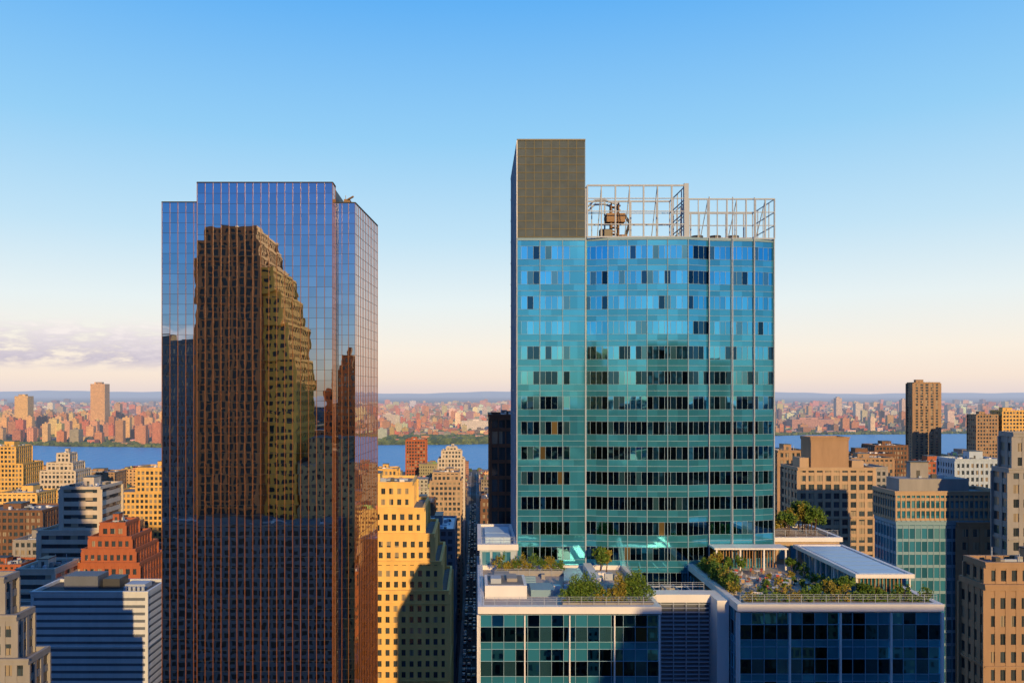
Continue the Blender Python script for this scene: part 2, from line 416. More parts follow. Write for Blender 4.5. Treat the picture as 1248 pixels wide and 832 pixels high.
    b.box(27.5,31,131,136,zg+.2,185.4,'grey'); b.box(35.5,44,132,134.5,zg+.2,185.4,'grey')
    for i in range(3): b.beam((37+3*i,133.3,185.4),(37+3*i,133.3,186.1),1.0,'darksteel',12)
    for x in np.arange(36.8,46.4,.45): b.box(x,x+.12,122.9,123.1,ZT,ZT+3.1,'wood')
    b.box(36.2,47.4,120.8,124.0,ZT+3.15,ZT+3.4,'white')
    for x in(36.6,40.2,43.8,47.1): b.box(x-.12,x+.12,121,121.3,ZT,ZT+3.15,'white')
    b.obj('teal_glass_office_tower')
teal_tower()

# ================= podium =================
def podium():
    b=MB()
    fl=4.3
    def glassface(p0,p1,ztop,fins,n=12):
        for j in range(n):
            zt=ztop-.9-j*fl
            def c2(i,q):
                r=random.random(); return 'teal_b' if r<.55 else ('teal_a' if r<.78 else ('teal_c' if r<.95 else 'teal_d'))
            k,w=panels(b,p0,p1,zt-1.5,zt,1.55,1.5,.002,'teal_sp',lambda i,q:'teal_b' if random.random()<.12 else ('teal_a' if random.random()<.4 else 'teal_sp'))
            panels(b,p0,p1,zt-3.4,zt-1.5,1.55,1.9,.003,None,c2)
            panels(b,p0,p1,zt-fl,zt-3.4,1.55,.9,.002,'teal_sp')
            for zz in(zt,zt-1.5,zt-3.4): b.strip(p0,p1,.06,.02,zz-.03,zz+.03,'fin')
        mullions(b,p0,p1,ztop-.9-n*fl,ztop-.9,k,.06,.08,'fin')
        mullions(b,p0,p1,ztop-.9-n*fl,ztop-.9,fins,.16,.36,'white')
    def coping(x0,x1,y0,y1,zt,t=.55,h=.8):
        b.box(x0-.25,x1+.25,y0-.3,y0+t,zt-h,zt+.1,'white'); b.box(x0-.25,x1+.25,y1-t,y1+.1,zt-h,zt+.1,'white')
        b.box(x0-.25,x0+t,y0+t,y1-t,zt-h,zt+.1,'white'); b.box(x1-t,x1+.25,y0+t,y1-t,zt-h,zt+.1,'white')
    b.box(.6,22.9,100.1,123.9,0,ZT-.6,'dark'); b.box(.7,22.8,100.2,123.7,ZT-.6,ZT-.45,'deck')
    glassface((.5,100),(23,100),ZT,4); coping(.5,23,100,124,ZT+.1)
    glassface((.5,136),(.5,100),ZT,6)
    b.box(33.1,58.3,100.1,139.9,0,ZT-.6,'dark'); b.box(33.2,58.2,100.2,139.8,ZT-.6,ZT-.45,'deck')
    glassface((33,100),(58.4,100),ZT+.3,4); coping(33,58.4,100,140,ZT+.4)
    glassface((58.4,100),(58.4,140),ZT+.3,6); glassface((33,106),(33,100),ZT+.3,1)
    b.box(23.0,33.0,106.6,108.2,0,ZT-.9,'slate'); b.box(23.25,31.2,105.9,108.4,ZT-.9,ZT+.15,'white')
    b.box(31.2,32.75,103.0,108.4,0,ZT+.12,'white')
    for z in np.arange(85,ZT-1.0,.55): b.box(23.1,31.2,106.1,106.55,z,z+.13,'steel')
    for x in(24.6,26.3,28.0,29.7): b.box(x-.06,x+.06,106.0,106.1,85,ZT-.9,'steel')
    b.box(23,33,108.2,124,0,128.9,'slate'); b.box(23,33,108.2,122.8,128.9,129.0,'deck')
    for y in np.arange(109,123,1.6): b.box(22.98,23.05,y,y+.9,129.2,131.9,'winblue'); b.box(32.95,33.02,y,y+.9,129.2,131.9,'winblue')
    for x in np.arange(24,32.5,1.7): b.box(x,x+.12,112,118,131.4,131.65,'steel')
    b.box(23.4,32.6,112,112.2,131.2,131.4,'steel'); b.box(23.4,32.6,117.8,118,131.2,131.4,'steel')
    for x,y,s in((25,114,1.6),(28,120,2),(30.5,110.5,1.2)): b.box(x,x+s,y,y+s,129,129+s*.8,'grey')
    b.box(.6,6.3,124.1,143,0,136.0,'bluegrey'); coping(.5,6.35,124,143,136.3,.4,.8)
    b.box(1.5,5.5,127,131,136.0,136.9,'skylt'); b.box(1.5,5.5,133,139,136.0,136.6,'skylt')
    for x in(1.6,3.2,4.8): b.box(x-.6,x+.6,123.9,124.1,133.1,135.2,'winblue')
    b.box(1.2,6.8,106,112.5,ZT-.45,ZT+1.3,'white'); b.box(1.6,6.4,106.4,112.1,ZT+1.3,ZT+1.34,'roof')
    b.box(2,3.4,107,109,ZT+1.3,ZT+2.0,'steel'); b.box(4.2,5.6,108,111,ZT+1.3,ZT+1.8,'grey')
    b.box(7.4,10.6,107,111,ZT-.45,ZT+.5,'fin'); b.box(2.6,4.8,113.5,116,ZT-.45,ZT+1.0,'grey')
    b.prism([(12.2,110.5),(15.8,110.5),(15.8,121.5),(13.4,121.5)],ZT-.45,ZT+.25,'bluegrey')
    b.prism([(16.4,112),(17.6,112),(17.6,122),(16.4,122)],ZT-.45,ZT+.9,'white')
    b.box(18.2,22.3,107.5,110.5,ZT-.45,ZT+.35,'slate')
    for i in range(6): b.box(6.8,8.6,113+.35*i,113.35+.35*i,ZT-.45,ZT-.3+.16*i,'fin')
    for k in range(14):
        x=R(8.8,21); y=R(104.5,118); b.box(x,x+R(.5,1.2),y,y+R(.5,1.2),ZT-.45,ZT+R(.1,.6),random.choice(['steel','grey','white','wood']))
    for p in((2.8,13,119.2,120.4),(11,22.6,101,103.2),(34.2,57.8,101,102.6),(33.5,35.4,108,121)):
        b.box(p[0],p[1],p[2],p[3],ZT-.45,ZT+.35,'grey')
    b.box(47.6,58.2,127.5,139.6,ZT-.45,136.4,'beige'); coping(47.6,58.25,127.3,139.7,136.8,.35,.6)
    for x in np.arange(48.5,57.5,1.8): b.box(x,x+1.1,127.2,127.52,133.4,135.6,'winblue')
    b.obj('podium_office_building'); OCC.append((.5,59,99,148))
podium()
def pavilion():
    b=MB(); x0,x1,y0,y1=49.6,57.3,104,124.5; z=136.1
    b.box(x0,x1,y0,y1,z-.35,z,'white')
    b.box(x0,x1,y0,y0+.5,z,z+.18,'white'); b.box(x0,x1,y1-.5,y1,z,z+.18,'white'); b.box(x0,x0+.5,y0+.5,y1-.5,z,z+.18,'white'); b.box(x1-.5,x1,y0+.5,y1-.5,z,z+.18,'white')
    b.box(x0+.9,x1-.9,y0+1,y1-1,z,z+.1,'skylt')
    for y in np.arange(y0+3,y1-2,2.6): b.box(x0+.9,x1-.9,y,y+.06,z+.1,z+.13,'fin')
    b.box(x0+1.1,x1-1.1,y0+1.5,y1-1,ZT-.45,z-.36,'winblue')
    for x in np.arange(x0+1.1,x1-1,.5): b.box(x,x+.1,y0+1.25,y0+1.5,ZT-.45,z-.36,'wood')
    for y in np.arange(y0+1.5,y1-1,1.9): b.box(x0+.95,x0+1.12,y,y+.14,ZT-.45,z-.36,'white')
    for y in(y0+.6,y0+7,y0+13,y1-.6):
        for x in(x0+.35,x1-.35): b.box(x-.1,x+.1,y-.1,y+.1,ZT-.45,z-.36,'white')
    b.obj('rooftop_pavilion')
pavilion()
def railing(p0,p1,z):
    b=MB(); L=math.hypot(p1[0]-p0[0],p1[1]-p0[1]); n=max(1,int(L/1.5))
    for i in range(n+1):
        t=i/n; x=p0[0]+(p1[0]-p0[0])*t; y=p0[1]+(p1[1]-p0[1])*t; b.beam((x,y,z),(x,y,z+1.05),.03,'steel',4)
    for h in(.5,.8,1.05): b.beam((p0[0],p0[1],z+h),(p1[0],p1[1],z+h),.025,'steel',4)
    b.obj('terrace_railing')
railing((.8,100.4),(22.7,100.4),ZT+.2); railing((33.3,100.4),(58.1,100.4),ZT+.5); railing((.8,100.4),(.8,123.5),ZT+.2)
railing((23.4,108.3),(31,108.3),ZT+.15); railing((22.7,104),(22.7,123),ZT+.2); railing((.9,124.4),(6.1,124.4),136.4); railing((47.9,127.6),(58,127.6),136.9)
railing((3,118.9),(13,118.9),ZT-.4)
# ---------------- terrace planting
def shrub(x,y,z,rx,ry,h,n,mat='leafg',leaf=.16):
    b=MB()
    for _ in range(4): b.beam((R(-.2,.2)*rx,R(-.2,.2)*ry,0),(R(-.6,.6)*rx,R(-.6,.6)*ry,h*.8),.03,'bark',4,.01)
    b.leaves((0,0,h*.52),(rx,ry,h*.52),n,leaf,mat); b.obj('terrace_shrub',(x,y,z))
def small_tree(x,y,z,h,r,n,mat='leafg',name='terrace_tree',leaf=.2):
    b=MB(); b.beam((0,0,0),(0.05*h,0,h*.55),.02*h+.03,'bark',7,.015*h)
    for _ in range(6):
        t=R(0,6.28); b.beam((0.04*h,0,h*R(.35,.55)),(math.cos(t)*r*.7,math.sin(t)*r*.7,h*R(.65,.9)),.012*h+.01,'bark',5,.01)
    for _ in range(5):
        t=R(0,6.28); b.leaves((math.cos(t)*r*.4,math.sin(t)*r*.4,h*R(.55,.85)),(r*.6,r*.6,h*.2),n//5,leaf,mat)
    b.obj(name,(x,y,z))
LC=['leafg','leafg','leafy','leafg']
for x in np.arange(34.8,57.6,.9):
    shrub(x+R(-.3,.3),101.8,ZT+.3,R(.6,1.0),.7,R(.9,2.2),int(R(200,380)),random.choice(LC))
for x in np.arange(11.6,22.4,.85):
    h=R(1.2,2.0)+(1.6 if 12<x<15 or 18<x<21 else 0)
    shrub(x,102.1+R(-.4,.4),ZT+.3,R(.7,1.1),.8,h,int(h*260),random.choice(LC))
for x in np.arange(3.2,13,.75): shrub(x,119.8,ZT+.3,R(.5,.9),.6,R(1,2.5),int(R(200,360)),random.choice(LC))
for y in np.arange(106.3,121,.9): shrub(34.5+R(-.3,.3),y,ZT+.3,R(.8,1.2),.8,R(1.2,3.0),400,random.choice(LC))
small_tree(18.6,119.5,ZT-.4,4.4,1.3,1300); small_tree(19.8,121,ZT-.4,3.4,1.2,1000,'leafy'); small_tree(36.6,121.5,ZT-.4,3.3,1.2,900,'leafy')
for x,y,h in((46,103.4,2.8),(48.3,104.5,3.4),(50.3,103,2.6),(52,103,2.4),(44.4,104.2,2.4),(47.2,106,3.0)): small_tree(x,y,ZT-.3,h,h*.42,900,random.choice(LC))
for i in range(14): small_tree(48.5+R(0,9),R(128.6,138),136.3,R(2.8,5.4),R(1.2,1.9),1000,random.choice(LC))
for y in(107,109.5,112,115,118,121): shrub(48.6,y,ZT-.4,.7,.8,R(1,2.2),300,random.choice(LC))
for x in(38,40,47.5): small_tree(x,120.2,ZT-.4,2.6,.9,500)
for _ in range(16): shrub(R(37,47),R(104,119),ZT-.4,.6,.6,R(.7,1.5),200,random.choice(LC))
# ---------------- patio furniture
def table(x,y):
    b=MB(); b.beam((0,0,.7),(0,0,.75),.5,'whitecloth',14); b.beam((0,0,0),(0,0,.7),.05,'steel',6); b.beam((0,0,0),(0,0,.05),.28,'steel',10); b.obj('patio_table',(x,y,ZT-.42))
def chair(x,y,rot,mat):
    b=MB(); b.box(-.24,.24,-.24,.24,.42,.47,mat); b.box(-.24,.24,.2,.25,.47,.9,mat)
    for a in(-.22,.19):
        for c in(-.22,.19): b.box(a,a+.03,c,c+.03,0,.42,'steel')
    b.box(-.27,-.23,-.2,.22,.62,.66,'steel'); b.box(.23,.27,-.2,.22,.62,.66,'steel')
    o=b.obj('patio_chair',(x,y,ZT-.42)); o.rotation_euler[2]=rot
def sofa(x,y,rot):
    b=MB(); b.box(-1,1,-.4,.4,.1,.36,'wood')
    for i in range(3): b.box(-.98+.66*i,-.34+.66*i,-.38,.3,.36,.5,'whitecloth')
    b.box(-1,1,.3,.45,.36,.85,'whitecloth'); b.box(-1.05,-.95,-.4,.45,.1,.65,'wood'); b.box(.95,1.05,-.4,.45,.1,.65,'wood')
    o=b.obj('outdoor_sofa',(x,y,ZT-.42)); o.rotation_euler[2]=rot
for (x,y) in((38,111),(41,109),(43.5,112),(40,115),(44.5,117),(38.5,118.5),(42.2,119.5),(41.5,113.5),(38,114),(45,114.3)):
    table(x,y)
    t0=R(0,1.5)
    for k in range(4):
        t=t0+k*math.pi/2; chair(x+.85*math.cos(t),y+.85*math.sin(t),t-math.pi/2,random.choice(['redcloth','orcloth','whitecloth','greycloth','greycloth','greycloth']))
sofa(46,108.5,1.57); sofa(43.2,106.2,3.1); sofa(46.6,112.8,1.6); sofa(37.3,106.5,2.8)

# ================= named city buildings (metres; street axis along +Y) =================
building('golden_stepped_art_deco_building',[(-44,-8.9,250,285,98),(-44,-11.3,250.9,283,107),(-44,-13.6,251.8,281,115.5),(-43,-16.8,252.7,278,123.5),(-41,-20.6,254,274,131.5)],bay=2.5,fl=3.45,pw=1.25,sh=1.6,wall='gold')
building('cream_and_red_stepped_tower',[(-66,-45,500,520,104),(-63,-50,502,518,112)],wall='gold2',bay=2.8)
building('blue_grey_office_block',[(-128,-95,230,245,102.7)],bay=33,fl=2.1,pw=.6,sh=1.25,wall='palepanel',roof='roofdark',clutter=False,glass='slate')
b=MB(); b.box(-122,-112,236,243,101.8,105.6,'slate'); b.box(-111,-106,237,243,101.8,104.6,'darksteel'); b.box(-104,-98,236,241,101.8,103.2,'steel')
for i in range(5): b.beam((-103+1.3*i,234,101.8),(-103+1.3*i,234,103),.45,'steel',10)
b.obj('rooftop_plant_units')
building('grey_gothic_apartment_building',[(-118,-84.5,150,157,110),(-118,-87.2,150.8,156.5,118),(-118,-90,151.5,156,125)],bay=2.2,fl=3.4,pw=.9,sh=1.3,wall='grey')
building('white_slotted_office_building',[(-181,-156,330,352,103),(-172,-156,330.5,350,121)],bay=25,fl=3.6,pw=1.5,sh=1.9,wall='cream')
building('white_low_office_building',[(-163,-150,283,300,97.5)],bay=13,fl=3.4,pw=1,sh=1.8,wall='cream')
building('red_brick_ziggurat_building',[(-151,-127,300,324,96),(-148.5,-129,301.2,322,101),(-146.5,-131,302.4,320,105.5),(-143,-134,304,316,110.5)],wall='red',bay=2.6)
building('golden_brick_apartment_tower',[(-237,-196,520,545,95),(-222,-196,521,543,111)],wall='gold2',bay=2.9)
building('cream_setback_tower',[(-338,-301,600,630,91),(-329,-303,602,626,101),(-325,-306,604,622,107),(-319,-310,607,618,114)],wall='cream')
building('golden_corner_tower',[(-405,-370,650,680,102),(-405,-377,652,676,116)],wall='gold2')
building('brown_brick_block',[(-262,-229,420,446,98)],wall='brown')
building('yellow_brick_block',[(-300,-276,500,524,97)],wall='gold')
building('tan_brick_block',[(-352,-318,700,724,90)],wall='tan')
building('dark_office_block',[(-200,-186,365,388,94)],wall='slate',bay=2.2)
building('grey_brick_loft_building',[(-226,-203,390,412,88)],wall='grey')
building('red_brick_apartment_tower',[(-79,-57,900,925,107)],wall='red')
building('cream_crowned_tower',[(-33,-10.5,700,722,102),(-30,-13,702,720,109),(-26,-17,704,716,112)],wall='cream')
building('grey_apartment_building',[(-32,-10.5,560,585,98),(-30,-12,561,583,104)],wall='beige')
building('dark_loft_building',[(-40,-24.5,450,475,98)],wall='brown')
building('white_roofed_loft_building',[(-24,-10.5,380,420,95)],wall='slate',roof='white')
building('dark_brown_glass_tower',[(3.4,15,180,202,155)],wall='brown',bay=1.6,pw=.3,sh=.8)
building('brick_street_building',[(3.4,22,300,330,104)],wall='tan'); building('brick_street_building',[(3.4,20,480,505,96)],wall='brown')
building('beige_concrete_tower',[(121.5,150,300,316,131.8)],bay=3.2,fl=3.3,pw=1.0,sh=1.2,wall='beige',clutter=False)
b=MB(); grid_tier(b,128,142,304,313,131,143,bay=7,fl=12,pw=0,sh=11,wall='tan'); b.box(124,127.5,305,312,131,135,'beige'); b.box(143.5,148,304,311,131,134,'beige'); b.obj('tower_plant_room')
b=MB(); grid_tier(b,116,145.5,220,232,124.5,132.8,bay=1.35,fl=2.8,pw=.35,sh=.8,wall='beige',glass='winblue'); grid_tier(b,116.3,145.2,220.2,231.8,0,124.6,bay=1.7,fl=3.6,pw=.22,sh=.8,wall='fin',band='fin',glass='winblue',pout=.18,bout=.08)
b.box(118.5,138,223,230,131.8,135.8,'grey'); grid_tier(b,133,145.6,219.4,224,0,124.3,bay=3.0,fl=3.6,pw=1.2,sh=1.5,wall='tan'); roof_clutter(b,120,137,223.5,229.5,135.8,'grey'); b.obj('glass_and_stone_office_building'); OCC.append((116,146,219,233))
building('brown_residential_tower',[(495,524,900,914,171.5)],wall='tan',bay=5.5,pw=2.6,sh=1.0,fl=3.2,glass='win')
building('paired_apartment_tower',[(503,524,800,815,138)],wall='tan',bay=3.2); building('paired_apartment_tower',[(529,562,800,818,142)],wall='gold2',bay=3.2)
building('blue_slab_building',[(253,278,420,436,125)],wall='bluegrey',bay=2.4)
building('pale_stone_apartment_tower',[(134,156,200,206,141),(135.5,155,200.6,205.5,150)],wall='grey',bay=2.6,clutter=False)
building('ornate_stone_building',[(102.5,128,160,168,121.5),(103.1,127,160.8,167.4,125.8)],wall='tan',bay=2.2,sh=1.4,pw=1.1)
building('brown_block_building',[(283,315,600,622,114)],wall='brown'); building('dark_brick_tower',[(326,352,650,672,117)],wall='brown'); building('red_brick_block',[(306,330,540,560,113)],wall='red')
building('tan_brick_tower',[(152,166,400,418,131)],wall='tan'); building('tan_brick_tower',[(205,232,450,470,118)],wall='grey'); building('mansard_roof_block',[(236,262,500,520,119)],wall='tan')
# ---------------- buildings behind the viewpoint (seen in the glass, some added for shade)
building('bronze_slab_skyscraper',[(-128,-98,-114,-60,222),(-126,-98.5,-106,-61,229),(-123,-100,-100,-62,235)],wall='bronzewall',bay=3.0,pw=1.2,sh=.7,fl=3.7,glass='dark',frames=False)
building('painted_sunlit_annex',[(-97.4,-84,-112,-70,176),(-97.4,-87,-112,-68,192),(-97.4,-90,-112,-66,206),(-97.4,-93,-110,-64,217)],wall='sunlit_gold',bay=3.6,fl=4,sh=1.9,glass='dark',frames=False)  # bright stone stands in for sun on the stepped side
building('dark_office_tower',[(-160,-130,-90,-62,184)],wall='slate',bay=2)
building('added_dark_reflection_block',[(-150,-60,-56,-40,104)],wall='slate',bay=3,glass='dark')  # unseen low block, added to darken the lower reflection in the smoked tower
building('gothic_crown_tower',[(-80,-62,-150,-125,162),(-77,-65,-148,-127,172),(-74,-68,-143,-132,181)],wall='bronzewall',bay=2.2)
building('added_shadow_tower',[(48,112,-100,-62,178.5)],wall='brown',bay=2.2,pw=.7,sh=1.2)  # unseen tower, added to cast shade on the podium and teal tower
building('brick_office_tower',[(116,146,-130,-100,174)],wall='tan',bay=2.6)
building('added_shading_tower',[(-72,-34,-190,-160,168)],wall='brown',bay=2.2)  # unseen tower, put in to shade the lower-left blocks
building('dark_office_tower',[(-200,-166,-120,-90,170)],wall='brown',bay=2.2)

# ================= filler city =================
PAL=[(.34,.23,.14),(.30,.13,.07),(.42,.36,.28),(.22,.21,.20),(.52,.38,.20),(.18,.10,.07),(.38,.33,.27),(.34,.18,.10),(.62,.56,.46),(.14,.17,.21),(.12,.11,.12)]
NEAR=[(-6000,1500),(-1000,1540),(-600,1570),(-200,1620),(0,1640),(500,1730),(1100,1830),(2500,2050),(7000,2300)]
FAR=[(-7000,2300),(-2500,2500),(-1500,2440),(-1100,2330),(-850,2290),(-600,2480),(-300,2430),(-100,2420),(100,2480),(600,2700),(1200,2980),(2500,3150),(7000,3300)]
def itp(T,x): return float(np.interp(x,[a for a,_ in T],[c for _,c in T]))
def free(x0,x1,y0,y1):
    for a in OCC:
        if x0<a[1]+1 and x1>a[0]-1 and y0<a[3]+1 and y1>a[2]-1: return False
    return True
def fbox(b,x0,x1,y0,y1,h,c):
    b.box(x0,x1,y0,y1,0,h,'facade',c,False)
    w,d=x1-x0,y1-y0; k=tuple(v*.8 for v in c[:3])+(50.,)
    b.box(x0-.25,x1+.25,y0-.25,y0+.3,h,h+1,'facade',k); b.box(x0-.25,x0+.3,y0+.3,y1-.3,h,h+1,'facade',k); b.box(x1-.3,x1+.25,y0+.3,y1-.3,h,h+1,'facade',k)
    r=random.random()
    if r<.35: b.box(x0+w*.15,x1-w*.2,y0+d*.12,y1-d*.1,h,h+min(h*.25,R(4,14)),'facade',c,False)
    for _ in range(random.randint(3,7)):
        ax=R(x0+.5,x1-w*.3-.5); ay=R(y0+.5,y1-d*.3-.5)
        b.box(ax,ax+R(.06,.3)*w,ay,ay+R(.06,.3)*d,h,h+R(1.2,4),'facade',tuple(v*R(.5,1.5) for v in c[:3])+(50.,),False)
pv=MB()
def hgt(y):
    r=random.random()
    if y<460: return R(50,90)
    if y<900: return R(28,66) if r<.82 else R(66,90)
    if y<1200: return R(12,36) if r<.92 else R(36,66)
    return R(6,13) if r<.96 else R(18,36)
tanks=0
yb=252
while yb<1900:
    ye=yb+ (95 if yb<700 else 120)
    wid=.78*ye+120
    kx=-int(wid/64)-1
    for k in range(kx,-kx+1):
        bx0=2+k*66 if k>=0 else -10-54+(k+1)*66
        bx1=bx0+54
        if ye>itp(NEAR,(bx0+bx1)/2)-15: continue
        if bx1<-wid or bx0>wid: continue
        if free(bx0,bx1,yb,ye): pv.box(bx0,bx1,yb,ye,0,.13,'pave')
        far=yb>560
        if far: bb=MB()
        cnt=0
        for side in(0,1):
            y=yb+1.5
            while y<ye-8:
                L=min(R(13,30),ye-1.5-y)
                if L<8: break
                x0=bx0+3+side*24.5; x1=x0+R(19,23.4)
                if side: x1=bx1-3; x0=x1-R(19,23.4)
                if free(x0,x1,y,y+L-.6):
                    c=random.choice(PAL); c=tuple(v*R(.75,1.2) for v in c)
                    h=hgt(y)
                    if x0>0 and y<600: h*=.9
                    if far:
                        fbox(bb,x0,x1,y,y+L-.6,h,c+(R(2.4,4.2),)); cnt+=1
                    else:
                        ob=MB(); w=random.choice(['tan','brown','grey','beige','red','cream','tan','slate','brown','grey'])
                        X0,X1,Y0,Y1=x0+.6,x1-.6,y+.6,y+L-1.2
                        kw=dict(bay=R(2.2,3.2),fl=R(3.2,3.7),pw=R(.9,1.4),sh=R(1.3,1.9),wall=w,roof=random.choice(['roof','roofdark','roof']))
                        if random.random()<.5 and L>16:
                            s=R(2,4); hh=h-R(7,14); grid_tier(ob,X0,X1,Y0,Y1,0,hh,**kw); X0+=s*R(0,1);X1-=s*R(0,1);Y0+=s*.8;Y1-=s*.5; grid_tier(ob,X0,X1,Y0,Y1,hh-.95,h,**kw)
                        else: grid_tier(ob,X0,X1,Y0,Y1,0,h,**kw)
                        roof_clutter(ob,X0+.6,X1-.6,Y0+.6,Y1-.6,h-.9,w)
                        ob.obj('apartment_building')
                    if random.random()<(.35 if y<560 else .15) and tanks<90: tank(x0+8,y+6,h-.9 if not far else h); tanks+=1
                y+=L
        if far and cnt: bb.obj('city_block_buildings')
    yb=ye+20
for yb in range(-880,-170,115):
    for k in range(-9,9):
        bx0=4+k*68; bb=MB()
        for side in(0,1):
            y=yb
            while y<yb+90:
                L=R(20,40); x0=bx0+side*29; x1=x0+27
                if free(x0,x1,y,y+L-1):
                    c=random.choice(PAL); fbox(bb,x0,x1,y,y+L-1,R(75,150) if yb<-200 else R(80,135),tuple(v*.8 for v in c)+(R(2,3.2),))
                y+=L
        if bb.v: bb.obj('city_block_buildings')
bb=MB()
for k in range(-14,14):
    x0=k*27; 
    for y in(-165,-95):
        if free(x0,x0+25,y,y+32): fbox(bb,x0,x0+25,y,y+32,R(80,130),tuple(v*.6 for v in random.choice(PAL))+(2.6,))
bb.obj('city_block_buildings')
pv.obj('city_block_pavement')
fc=MB()
PF=[(.46,.17,.08),(.44,.20,.10),(.56,.36,.17),(.52,.46,.36),(.34,.12,.06),(.70,.60,.46),(.30,.24,.20),(.52,.25,.11),(.15,.12,.11)]
y=2300.0
while y<11000:
    st=44 if y<4500 else (66 if y<7000 else 110)
    x=-.72*y-200
    while x<.82*y+200:
        if y>itp(FAR,x)+45 and random.random()<.74:
            c=tuple(v*R(.7,1.25) for v in random.choice(PF))+(R(3,5),)
            r=random.random(); w=R(.3,.75)*st; d=R(.3,.7)*st
            h=R(7,17) if r<.8 else (R(18,38) if r<.965 else R(40,75))
            if y<4000 and x<-600 and random.random()<.38: h=R(34,78); w=R(16,34); d=18; c=tuple(v*R(.85,1.2) for v in random.choice(PF[:3]+[(.62,.38,.15),(.66,.46,.2)]))+(3.5,)
            elif y<3600 and x<-300 and random.random()<.15: h=R(30,50); w=R(16,34)
            if y<3000 and abs(x)<900 and x>-300: h=min(h,26)
            ax=x+R(0,max(1,st-w)); ay=y+R(0,st-d)
            fc.box(ax,ax+w,ay,ay+d,0,h,'facade',c,False)
            if h>25: fc.box(ax+w*.3,ax+w*.6,ay+d*.3,ay+d*.6,h,h+5,'facade',c,False)
        x+=st
    y+=st
for (px,py,w,d,h,c) in((-1452,3000,54,40,192,(.6,.36,.16)),(-1738,3000,50,40,146,(.65,.42,.15)),(-1260,3300,30,30,120,(.5,.4,.35)),(-1590,3500,26,26,110,(.45,.3,.2)),(-1330,3700,40,30,105,(.5,.4,.3)),(-420,3600,60,30,60,(.5,.45,.4)),(-60,3300,120,40,42,(.6,.55,.5)),(900,3900,60,40,70,(.4,.25,.2)),(1900,4200,30,30,130,(.5,.4,.35)),(2300,4300,30,30,120,(.5,.4,.35)),(1350,3400,180,60,45,(.4,.22,.18)),(2050,4300,40,30,100,(.55,.5,.45))):
    fc.box(px,px+w,py,py+d,0,h,'facade',c+(4.,),False); fc.box(px+w*.2,px+w*.7,py+d*.2,py+d*.7,h,h+7,'facade',c+(50.,),False)
fc.obj('distant_city')
tr=MB()
def blob(x,y,r,h):
    n=len(tr.v); k=7
    for lv,(rr,zz) in enumerate(((.8,.0),(1.0,.45),(.6,.85))):
        for i in range(k):
            t=2*math.pi*i/k+lv*.4; q=rr*r*R(.75,1.2); tr.v.append((x+q*math.cos(t),y+q*math.sin(t),zz*h*R(.85,1.15)))
    tr.v.append((x,y,h)); mi=tr.mi('fartree')
    for lv in(0,1):
        for i in range(k):
            j=(i+1)%k; tr.f.append((n+lv*k+i,n+lv*k+j,n+(lv+1)*k+j,n+(lv+1)*k+i)); tr.m.append(mi); tr.c.append(None)
    for i in range(k): tr.f.append((n+2*k+i,n+2*k+(i+1)%k,n+3*k)); tr.m.append(mi); tr.c.append(None)
for _ in range(2600):
    x=R(-2300,3200); blob(x,itp(FAR,x)+8+abs(random.gauss(0,32)),R(4,10),R(5,11))
for _ in range(6500):
    y=2300+8000*random.random()**1.6; x=R(-.75,.85)*y
    if y>itp(FAR,x)+20: blob(x,y,R(6,16),R(8,14))
for _ in range(400):
    x=R(-1600,2000); yy=itp(NEAR,x)-R(10,26); blob(x,yy,R(3,5),R(4,8))
for _ in range(700):
    x=R(-260,40)+R(-60,60); yy=itp(FAR,x)+R(20,260); blob(x,yy,R(9,18),R(12,22))
tr.obj('distant_trees')

# ================= ground, water, street, hills =================
def ground_mat():
    m,nt,b,o=newmat('ground')
    g=N(nt,'ShaderNodeNewGeometry')
    v=N(nt,'ShaderNodeTexVoronoi'); v.inputs['Scale'].default_value=.012; nt.links.new(g.outputs['Position'],v.inputs[0])
    n=N(nt,'ShaderNodeTexNoise'); n.inputs['Scale'].default_value=.0016; n.inputs['Detail'].default_value=8; nt.links.new(g.outputs['Position'],n.inputs[0])
    r=N(nt,'ShaderNodeValToRGB'); nt.links.new(v.outputs['Color'],r.inputs[0])
    els=r.color_ramp.elements; els[0].color=(.05,.07,.03,1); els[1].color=(.3,.2,.15,1); els.new(.45).color=(.12,.10,.08,1)
    far=mixc(nt,math_(nt,'MULTIPLY_ADD',n.outputs[0],4,-1.6,True),(.05,.075,.03),r.outputs[0])
    p=N(nt,'ShaderNodeSeparateXYZ'); nt.links.new(g.outputs['Position'],p.inputs[0])
    f=math_(nt,'GREATER_THAN',p.outputs[1],2100)
    nt.links.new(mixc(nt,f,(.05,.05,.052),far),b.inputs['Base Color']); b.inputs['Roughness'].default_value=.9
    painted_haze(nt,b,o); return m
M['ground']=ground_mat()
def water_mat():
    m,nt,b,o=newmat('water')
    b.inputs['Base Color'].default_value=(.015,.28,.62,1); b.inputs['Roughness'].default_value=.4; b.inputs['Specular IOR Level'].default_value=.25
    g=N(nt,'ShaderNodeNewGeometry')
    mp=N(nt,'ShaderNodeMapping'); mp.inputs['Scale'].default_value=(1,.35,1); nt.links.new(g.outputs['Position'],mp.inputs[0])
    n=N(nt,'ShaderNodeTexNoise'); n.inputs['Scale'].default_value=.05; n.inputs['Detail'].default_value=8; nt.links.new(mp.outputs[0],n.inputs[0])
    bp=N(nt,'ShaderNodeBump'); bp.inputs['Distance'].default_value=4.5; nt.links.new(n.outputs[0],bp.inputs['Height']); nt.links.new(bp.outputs[0],b.inputs['Normal'])
    painted_haze(nt,b,o,18000); return m
M['water']=water_mat()
b=MB(); b.poly([(-60000,-20000,0),(60000,-20000,0),(60000,60000,0),(-60000,60000,0)],'ground'); b.obj('ground')
b=MB(); xs=np.linspace(-6000,6800,129)
